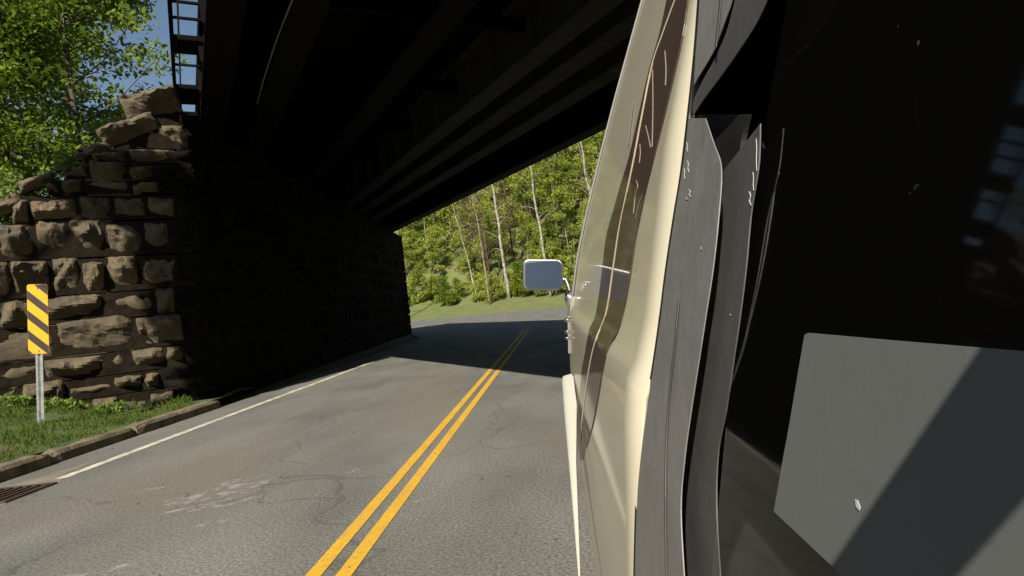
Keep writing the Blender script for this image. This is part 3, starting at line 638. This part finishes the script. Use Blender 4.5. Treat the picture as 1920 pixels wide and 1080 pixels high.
# ------------------------------------------------------------------ object marker sign
DS = 8.44; sg = empty('object_marker', tuple(P(77, 815, DS))); tag(sg, 'yellow and black diagonally striped object marker on a metal post by the wall', 'road sign')
bpt, tpt = P(77, 815, DS), P(70, 533, DS); ax = (tpt - bpt).normalized(); rt = Vector((1, .08, 0)).normalized(); rt = (rt - ax * rt.dot(ax)).normalized(); fw = ax.cross(rt)
if fw.y > 0: fw = -fw
def SP(x, z, o=0): return bpt + rt * x + ax * z + fw * o
Lp = (tpt - bpt).length; g = MB()   # U-channel post
prof = [(-.045, .0), (-.02, .0), (-.013, .028), (.013, .028), (.02, .0), (.045, .0), (.045, .004), (.023, .004), (.016, .032), (-.016, .032), (-.023, .004), (-.045, .004)]
n = len(prof); g.add([SP(x, -.3, -o) for x, o in prof] + [SP(x, Lp - .01, -o) for x, o in prof], [(i, (i + 1) % n, (i + 1) % n + n, i + n) for i in range(n)] + [tuple(range(n))[::-1], tuple(range(n, 2 * n))])
fixn(g.build('post', M['galv'], sg))
PW, PH = .128, .457; pz = Lp - PH
def rr_rect(w_, h_, r_, o):
    pts = []
    for cx_, cz_, a0 in ((w_ - r_, h_ - r_, 0), (-w_ + r_, h_ - r_, 90), (-w_ + r_, -h_ + r_, 180), (w_ - r_, -h_ + r_, 270)):
        for k in range(5): a = R(a0 + k * 22.5); pts.append(SP(cx_ + r_ * math.cos(a), pz + cz_ + r_ * math.sin(a), o))
    return pts
pn = fixn(prism(rr_rect(PW, PH, .03, .006), -fw * .003).build('panel', M['sign_y'], sg))
def clip(poly, f):
    out = []
    for i in range(len(poly)):
        a, b = poly[i], poly[(i + 1) % len(poly)]; fa, fb = f(a), f(b)
        if fa >= 0: out.append(a)
        if fa * fb < 0: t = fa / (fa - fb); out.append((a[0] + (b[0] - a[0]) * t, a[1] + (b[1] - a[1]) * t))
    return out
g = MB(); per = .262; bw = .118
for k in range(-4, 5):
    z0 = .325 + k * per   # centre of band on the left edge ; bands fall to the right at 45 degrees
    po = [(-PW + .002, -PH + .004), (PW - .002, -PH + .004), (PW - .002, PH - .004), (-PW + .002, PH - .004)]
    po = clip(po, lambda p: (z0 + bw / 2) - (p[1] + (p[0] + PW) * .86)); 
    if len(po) < 3: continue
    po = clip(po, lambda p: (p[1] + (p[0] + PW) * .86) - (z0 - bw / 2))
    if len(po) < 3: continue
    # trim the corners that fall outside the rounded panel
    for sx_, sz_ in ((1, 1), (-1, 1), (-1, -1), (1, -1)): 
        po = clip(po, lambda p: (PW + PH - .018) - (sx_ * p[0] + sz_ * p[1]))
        if len(po) < 3: break
    if len(po) >= 3: g.add([SP(x, pz + z, .0078) for x, z in po], [tuple(range(len(po)))])
st = g.build('stripes', M['sign_k'], sg)
for zz in (PH - .05, -PH + .04):
    g = MB(); g.tube([SP(0, pz + zz, .006), SP(0, pz + zz, .016)], .011, 10); g.build('bolt', M['galv'], sg)

# ------------------------------------------------------------------ the van
PROF = [(1.70, 1.00), (1.69, .86), (1.62, .74), (1.455, .598), (.924, .39), (.65, .288), (.391, .196), (.25, .150), (.124, .113), (-.03, .078), (-.065, .067), (-.085, .056), (-.12, .050), (-.22, .042), (-.36, .030), (-.45, .027), (-.60, .025), (-.77, .027), (-.88, .035), (-.94, .07)]
def A(dz):
    for (z1, a1), (z0, a0) in zip(PROF, PROF[1:]):
        if z0 <= dz <= z1: return a0 + (a1 - a0) * (dz - z0) / (z1 - z0)
    return PROF[0][1] if dz > 0 else PROF[-1][1]
ABODY = A
def AFR(dz):
    pts = [(.5, .232), (.391, .192), (.25, .150), (.124, .113), (-.03, .076), (-.12, .058), (-.22, .044), (-.36, .030), (-.6, .02)]
    for (z1, a1), (z0, a0) in zip(pts, pts[1:]):
        if z0 <= dz <= z1: return a0 + (a1 - a0) * (dz - z0) / (z1 - z0)
    return pts[0][1] + (dz - .5) * .33 if dz > 0 else pts[-1][1]
def surf(px, py, inset=0.0):
    u, v = ray(px, py); d = .12; f0 = A(v * d) + inset - u * d
    while d < 6:
        d2 = d * 1.01; f1 = A(v * d2) + inset - u * d2
        if f0 * f1 <= 0:
            for _ in range(30):
                mm = (d + d2) / 2; fm = A(v * mm) + inset - u * mm
                if f0 * fm <= 0: d2 = mm
                else: d, f0 = mm, fm
            return Vector((u * d, d, H + v * d))
        d, f0 = d2, f1
    return Vector((u * 3.2, 3.2, H + v * 3.2))
van = empty('van', (1.0, .6, 0)); tag(van, 'beige van with brown stripes and a grey framed open side window, close on the right', 'van')
WY0, WY1, WZ0, WZ1 = -.62, .48, -.40, .46      # side window opening
dss = [-2.6, -2.2, -1.6, -1.0, WY0, -.3, 0, .2, WY1, .6, .8, 1.0, 1.3, 1.6, 2.0, 2.4, 2.8, 3.1, 3.3]
zs = sorted({z for z, a in PROF} | {WZ0, WZ1, 1.2, 1.05, .8, -.28, -.16, -.64, .05, .55}, reverse=True)
def taper(y):  # nose and tail pull in
    return 0.0
b_ = MB(); NZ = len(zs); vs = []
for sgn in (0, 1):
    base = len(b_.v); vv = []
    for y in dss:
        for z_ in zs: a = A(z_); vv.append((a if sgn == 0 else 2.0 - a, y, H + z_))
    fs = []
    for i in range(len(dss) - 1):
        for j in range(NZ - 1):
            if WY0 <= dss[i] and dss[i + 1] <= WY1 and WZ0 <= zs[j + 1] and zs[j] <= WZ1 and sgn == 0: continue
            fs.append((i * NZ + j, i * NZ + j + 1, (i + 1) * NZ + j + 1, (i + 1) * NZ + j))
    b_.add(vv, fs, True)
# nose: sections pull inwards past the doors
secs = [(3.3, 0, 0), (3.5, .03, .25), (3.75, .10, .55), (4.05, .22, 1.0), (4.3, .40, 1.15)]
for sgn in (0, 1):
    vv = []
    for y, pin, cut in secs:
        for z_ in zs:
            a = A(z_) + pin; zz = min(z_, 1.70 - cut * 1.25) if z_ > 0 else z_; a2 = max(a, A(zz) + pin)
            vv.append((a2 if sgn == 0 else 2 - a2, y, H + zz))
    b_.add(vv, [(i * NZ + j, i * NZ + j + 1, (i + 1) * NZ + j + 1, (i + 1) * NZ + j) for i in range(len(secs) - 1) for j in range(NZ - 1)], True)
y, pin, cut = secs[-1]; vv = []
for z_ in zs:
    zz = min(z_, 1.70 - cut * 1.25) if z_ > 0 else z_; a2 = max(A(z_) + pin, A(zz) + pin); vv += [(a2, y, H + zz), (2 - a2, y, H + zz)]
b_.add(vv, [(2 * j, 2 * j + 1, 2 * j + 3, 2 * j + 2) for j in range(NZ - 1)])
vv = [(A(z_), -2.6, H + z_) for z_ in zs] + [(2 - A(z_), -2.6, H + z_) for z_ in zs]
b_.add(vv, [(j, j + 1, NZ + j + 1, NZ + j) for j in range(NZ - 1)])
# roof ridge and windscreen slope
b_.add([(1, -2.6, H + 1.70), (1, 3.3, H + 1.70)], [])
body = b_.build('body', M['beige'], van)
bm = bmesh.new(); bm.from_mesh(body.data); bmesh.ops.remove_doubles(bm, verts=bm.verts, dist=.0008); bmesh.ops.recalc_face_normals(bm, faces=bm.faces); bm.to_mesh(body.data); bm.free()
sm_ = body.modifiers.new('solid', 'SOLIDIFY'); sm_.thickness = .004; sm_.offset = -1
# windscreen panel between the nose sections
g = MB(); g.hexa([(.62, 3.42, H + 1.15), (1.38, 3.42, H + 1.15), (1.45, 4.0, H + .42), (.55, 4.0, H + .42), (.62, 3.44, H + 1.17), (1.38, 3.44, H + 1.17), (1.45, 4.02, H + .45), (.55, 4.02, H + .45)]); fixn(g.build('windscreen', M['glass'], van))
# wheels
for x, y in ((.12, -1.7), (.12, 2.9), (1.88, -1.7), (1.88, 2.9)):
    g = MB(); s_ = 1 if x < 1 else -1; pr = [(0, .30), (.02, .35), (.20, .35), (.22, .30)]; vs = []; n = 28
    for k in range(n):
        th = 2 * math.pi * k / n
        for o_, r_ in pr: vs.append((x + s_ * o_, y + r_ * math.cos(th), .35 + r_ * math.sin(th)))
    g.add(vs, [(4 * k + j, 4 * k + j + 1, 4 * ((k + 1) % n) + j + 1, 4 * ((k + 1) % n) + j) for k in range(n) for j in range(3)], True)
    wo = fixn(g.build('wheel', M['tyre'], van)); g = MB(); g.tube([(x + s_ * .03, y, .35), (x + s_ * .2, y, .35)], .23, 24); rm = g.build('rim', M['chrome'], wo); rm.matrix_parent_inverse = Matrix.Identity(4)

def loft(Lp_, Rp_, inset, thick, name, mt, parent=van, sub=4, smooth=False):
    """strip between two pixel-traced outlines lying on the body surface"""
    def res(pts, n):
        ys = [p[1] for p in pts]; out = []
        for k in range(n + 1):
            t = k / n * (len(pts) - 1); i = min(int(t), len(pts) - 2); f = t - i
            # catmull-rom
            p0 = pts[max(i - 1, 0)]; p1 = pts[i]; p2 = pts[i + 1]; p3 = pts[min(i + 2, len(pts) - 1)]
            out.append(tuple(.5 * (2 * p1[c] + (p2[c] - p0[c]) * f + (2 * p0[c] - 5 * p1[c] + 4 * p2[c] - p3[c]) * f * f + (3 * p1[c] - p0[c] - 3 * p2[c] + p3[c]) * f ** 3) for c in (0, 1)))
        return out
    n = 48; a, b = res(Lp_, n), res(Rp_, n); vs = []; W_ = sub + 1
    for (x0, y0), (x1, y1) in zip(a, b):
        pa, pb = surf(x0, y0, inset), surf(x1, y1, inset)
        for k in range(W_):
            f = k / sub; y_ = pa.y + (pb.y - pa.y) * f; z_ = pa.z + (pb.z - pa.z) * f
            x_ = A(z_ - H) + inset
            vs.append(Vector((x_, y_, z_)))
    m_ = len(vs); full = vs + [v + Vector((thick, 0, 0)) for v in vs]
    fs = [(i * W_ + k, i * W_ + k + 1, (i + 1) * W_ + k + 1, (i + 1) * W_ + k) for i in range(n) for k in range(sub)]
    fs += [tuple(x + m_ for x in f[::-1]) for f in fs]
    for i in range(n): fs += [(i * W_, (i + 1) * W_, (i + 1) * W_ + m_, i * W_ + m_), (i * W_ + sub, i * W_ + sub + m_, (i + 1) * W_ + sub + m_, (i + 1) * W_ + sub)]
    for k in range(sub): fs += [(k, k + m_, k + 1 + m_, k + 1), (n * W_ + k, n * W_ + k + 1, n * W_ + k + 1 + m_, n * W_ + k + m_)]
    g = MB(); g.add(full, fs, smooth); o = fixn(g.build(name, mt, parent)); return o
def line(pts, wpx, inset, name, mt, parent=van):
    return loft([(x - wpx / 2, y) for x, y in pts], [(x + wpx / 2, y) for x, y in pts], inset, .0004, name, mt, parent, sub=1)
# brown stripe
SL = [(1253, -20), (1238, 55), (1218, 125), (1198, 210), (1180, 290), (1162, 350), (1148, 400), (1136, 445), (1127, 520), (1117, 588), (1104, 620), (1096, 665), (1089, 707), (1084, 790), (1083, 880)]
SR = [(1291, -20), (1281, 55), (1266, 125), (1246, 210), (1226, 290), (1211, 350), (1200, 400), (1191, 445), (1180, 520), (1169, 578), (1157, 622), (1139, 655), (1128, 700), (1112, 790), (1088, 880)]
stp_ = loft(SL, SR, -.0018, .0012, 'stripe', M['brown'], van, sub=8, smooth=False); stp_['label'] = 'dark brown curved stripe'
PIN = [(1272, -20), (1241, 65), (1221, 125), (1201, 225), (1185, 310), (1168, 390), (1158, 440), (1147, 514), (1136, 586), (1119, 630), (1109, 665), (1101, 710), (1094, 760), (1087, 830)]
line(PIN, 2.0, -.0024, 'pinstripe', M['pin'])
for pts in ([(1246, 95), (1248, 130), (1247, 160)], [(1223, 130), (1223.5, 200), (1222, 275)], [(1210, 235), (1216, 260), (1219, 276)], [(1199, 270), (1200, 285), (1198, 305)],
            [(1192, 338), (1195, 350), (1190, 370), (1187, 400)], [(1204, 365), (1198, 380), (1191, 410)], [(1187, 190), (1181, 240), (1177, 270)]):
    line(pts, 1.1, -.0022, 'scratch', M['scratch'])
# flat crease moulding and door gap near the front edge
def vstrip(d0, d1, za, zb, out, name, mt, thick=.004):
    n = 30; vs = []
    for k in range(n + 1):
        z_ = za + (zb - za) * k / n; a_ = A(z_) - out; vs += [(a_, d0, H + z_), (a_, d1, H + z_), (a_ + thick, d1, H + z_), (a_ + thick, d0, H + z_)]
    g = MB(); g.add(vs, [(4 * k + q, 4 * k + (q + 1) % 4, 4 * k + 4 + (q + 1) % 4, 4 * k + 4 + q) for k in range(n) for q in range(4)] + [(0, 3, 2, 1), (4 * n, 4 * n + 1, 4 * n + 2, 4 * n + 3)]); return fixn(g.build(name, mt, van))
vstrip(3.04, 3.10, -.05, 1.55, .002, 'door_seal', M['rubber'])
vstrip(3.12, 3.20, -.30, 1.55, .010, 'pillar_trim', M['frame'], .012)
g = MB(); sec = [(.030, -.372), (.0, -.380), (-.010, -.374), (-.016, -.362), (-.016, -.350), (-.008, -.340), (.006, -.336), (.030, -.332)]; vs = []; ys_ = [.3, .8, 1.3, 1.9, 2.5, 2.62, 2.70]; ks = [.02, .05, .32, .85, 1, .85, .3]
for y_, k_ in zip(ys_, ks): vs += [(-.010 + (x_ + .010) * k_, y_, H - .357 + (z_ + .357) * k_) for x_, z_ in sec]
g.add(vs, [(8 * a + b, 8 * a + b + 1, 8 * a + b + 9, 8 * a + b + 8) for a in range(6) for b in range(7)] + [tuple(range(8)), tuple(range(48, 56))[::-1]], True)
fixn(g.build('side_moulding', M['cream'], van))
A = AFR
# window frame: tall grey outer frame, dark rubber, recessed dark inner frame
G0 = [(1312, -20), (1303, 100), (1290, 225), (1278, 325), (1265, 405), (1250, 505), (1240, 585), (1228, 670), (1213, 765), (1201, 860), (1194, 950), (1190, 1110)]
line([(x - 1.5, y) for x, y in G0], 4, -.0045, 'seam', M['rubber'])
fL = [(1291, 222), (1286, 270), (1278, 325), (1265, 405), (1250, 505), (1240, 585), (1228, 670), (1213, 765), (1201, 860), (1194, 950), (1190, 1110)]
fR = [(1322, 222), (1338, 270), (1352, 318), (1346, 415), (1336, 505), (1323, 590), (1310, 675), (1296, 765), (1283, 860), (1276, 960), (1284, 1110)]
fo = loft(fL, fR, -.008, .0006, 'window_frame', M['frame'], van, sub=3)
line([(1272, 560), (1262, 660), (1252, 760), (1247, 860), (1246, 960), (1248, 1100)], 2.0, -.0095, 'frame_rib', M['frame_dk'], fo)
rL = [(1290, 215), (1300, 260), (1320, 318), (1320, 415), (1310, 505), (1300, 590), (1290, 675), (1275, 765), (1262, 860), (1258, 960), (1262, 1110)]
rR = [(1400, 215), (1390, 260), (1385, 318), (1378, 415), (1370, 505), (1355, 590), (1340, 675), (1325, 765), (1310, 860), (1300, 960), (1308, 1110)]
loft(rL, rR, .006, .003, 'rubber_seal', M['rubber'], van, sub=2)
iL = [(1358, 318), (1354, 370), (1352, 415), (1338, 505), (1326, 590), (1314, 675), (1301, 765), (1289, 860), (1283, 960), (1291, 1110)]
iR = [(1425, 232), (1422, 310), (1408, 400), (1398, 505), (1386, 600), (1375, 675), (1361, 770), (1346, 850), (1343, 960), (1352, 1110)]
fi = loft(iL, iR, .001, .0006, 'inner_window_frame', M['frame_dk'], van, sub=2)
# window pane set in the inner frame
pv = []; ny2, nz2 = 8, 14
for j in range(nz2 + 1):
    for i in range(ny2 + 1):
        z_ = -.20 + .62 * j / nz2; y_ = .303 + .27 * min(0, z_) - .70 * i / ny2; pv.append((.0874 + .28 * z_, y_, H + z_))
g = MB(); g.add(pv, [(j * (ny2 + 1) + i, j * (ny2 + 1) + i + 1, (j + 1) * (ny2 + 1) + i + 1, (j + 1) * (ny2 + 1) + i) for j in range(nz2) for i in range(ny2)], True)
g.build('window_pane', M['pane'], van)
# upper frame section and header rail
uL = [(1313, -30), (1310, 30), (1306, 80), (1303, 122), (1301, 160)]
uR = [(1380, -30), (1366, 20), (1352, 60), (1338, 96), (1306, 150)]
uf = loft(uL, uR, -.008, .0006, 'upper_window_frame', M['frame'], van, sub=2)
line([(1352, -30), (1347, 30), (1341, 88)], 3, -.0095, 'frame_rib', M['frame_dk'], uf)
hL = [(1384, -30), (1365, 50), (1340, 110), (1318, 150), (1300, 190), (1299, 214)]
hR = [(1452, -30), (1420, 40), (1385, 95), (1350, 145), (1320, 185), (1301, 215)]
loft(hL, hR, -.006, .0006, 'header_rail', M['frame_dk'], van, sub=2)
loft([(1303, 105), (1300, 140), (1297, 180), (1295, 216)], [(1326, 105), (1316, 140), (1306, 180), (1302, 216)], -.005, .001, 'rubber_seal', M['rubber'], van, sub=1)
# scuffs on the frames
for (x, y, w1, h1, ins) in [(1288, 275, 2.5, 18, -.0084), (1290, 312, 4, 22, -.0084), (1287, 372, 6, 4, -.0084), (1293, 362, 4, 14, -.0084), (1283, 325, 2, 20, -.0084), (1406, 372, 5, 26, .0006), (1412, 340, 2, 34, .0006), (1418, 290, 1.5, 60, .0006), (1369, 590, 3, 3, .0006), (1314, 465, 2, 5, -.0084)]:
    pts = [(x - w1 * .4, y - h1 / 2), (x + w1 * .1, y - h1 / 6), (x - w1 * .2, y + h1 / 6), (x + w1 * .3, y + h1 / 2)]
    loft([(a - w1 / 3.5 * (.3 + .7 * rnd.random()), b) for a, b in pts], [(a + w1 / 3.5 * (.3 + .7 * rnd.random()), b) for a, b in pts], ins, .0002, 'scuff', M['scuff'], fo if ins < 0 else fi, sub=1)

A = ABODY
# cabin interior: dark lining
g = MB(); X0, X1, Y0_, Y1_, Z0_, Z1_ = .10, 1.80, -2.4, 2.6, .5, 2.6
c = [(A(-.7) + .12, Y0_, Z0_), (X1, Y0_, Z0_), (X1, Y1_, Z0_), (A(-.7) + .12, Y1_, Z0_)]
g.add([(.10, Y0_, .5), (1.85, Y0_, .5), (1.85, Y1_, .5), (.10, Y1_, .5), (.62, Y0_, 2.6), (1.35, Y0_, 2.6), (1.35, Y1_, 2.6), (.62, Y1_, 2.6)], [(0, 1, 2, 3), (4, 7, 6, 5), (0, 4, 5, 1), (2, 6, 7, 3), (1, 5, 6, 2)])
g.build('cabin_lining', M['cabin'], van)
# inner trim panel below the window
def onpane(px, py, out=0.0):          # point on the plane of the window pane, 'out' metres outside it
    a, b = ray(px, py); d = (.0874 - out) / (a - .28 * b); return Vector((a * d, d, H + b * d))
npn = Vector((-1, 0, .28)).normalized()
bo = fixn(prism([onpane(*q, .001) for q in ((1523, 645), (1526, 630), (1535, 627), (1700, 642), (2300, 694), (2300, 1716), (1900, 1353), (1565, 1050), (1468, 962), (1484, 870), (1497, 800))], npn * .003).build('grey_board', M['board']))
tag(bo, 'flat grey board fixed over the dark side window of the van', 'board')
mk = prism([onpane(*q, .0042) for q in ((1604, 936), (1609, 938), (1614, 952), (1612, 957), (1606, 950))], npn * .0002).build('scuff', M['scuff'], bo); mk.matrix_parent_inverse = Matrix.Identity(4)
# added unseen bar beside the lens, shaped to cast the board's slanting shadow
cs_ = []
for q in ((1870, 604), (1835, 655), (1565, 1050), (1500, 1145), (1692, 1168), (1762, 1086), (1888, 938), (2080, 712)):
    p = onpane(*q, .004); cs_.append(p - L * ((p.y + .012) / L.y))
fixn(prism(cs_, (0, -.003, 0)).build('added_shadow_bar', M['frame_dk'], van))
# door mirror
dm = 3.0; mr_ = empty('door_mirror'); mr_.parent = van; mr_.matrix_parent_inverse = Matrix.Translation(-Vector(van.location))
def rrp(x0, y0, x1, y1, r, d, n=5):
    pts = []
    for cx_, cy_, a0 in ((x1 - r, y0 + r, -90), (x1 - r, y1 - r, 0), (x0 + r, y1 - r, 90), (x0 + r, y0 + r, 180)):
        for k in range(n + 1): a = R(a0 + 90 * k / n); pts.append(P(cx_ + r * math.cos(a), cy_ + r * math.sin(a), d))
    return pts
def sub(o): o.parent = mr_; o.matrix_parent_inverse = Matrix.Identity(4); return o
h_ = fixn(prism(rrp(979, 486, 1056, 545, 13, dm), (0, .045, 0)).build('mirror_shell', M['chrome_dk'])); sub(h_); bev(h_, .006, 3)
gm = fixn(prism([q + Vector((0, (q.z - 1.41) * .22 - .002, 0)) for q in rrp(985, 490, 1053, 541, 9, dm - .003)], (0, .006, 0)).build('mirror_glass', M['mirror'])); sub(gm)
g = MB(); g.tube([P(1052, 520, dm + .02), P(1060, 524, dm + .02), P(1066, 540, dm + .02), P(1070, 570, dm), P(1068, 592, dm)], .009, 8); sub(g.build('mirror_arm', M['chrome']))
g = MB(); g.tube([P(1064, 545, dm + .01), P(1068, 560, dm + .01), P(1070, 582, dm + .01)], [.012, .024, .012], 10); sub(g.build('mirror_bracket', M['chrome']))
for (x, y, s) in ((1062, 600, .012), (1063, 622, .010), (1063, 634, .009)):
    g = MB(); g.tube([P(x - 2, y, dm), P(x + 6, y, dm + .02)], s * .8, 10); g.build('hinge', M['chrome'], van)
g = MB(); pc = P(1098, 534, 1.55); q = surf(1098, 534); 
g.tube([q + Vector((-.003, 0, 0)), q + Vector((.002, 0, 0))], .006, 12); g.build('marker_button', M['chrome'], van)
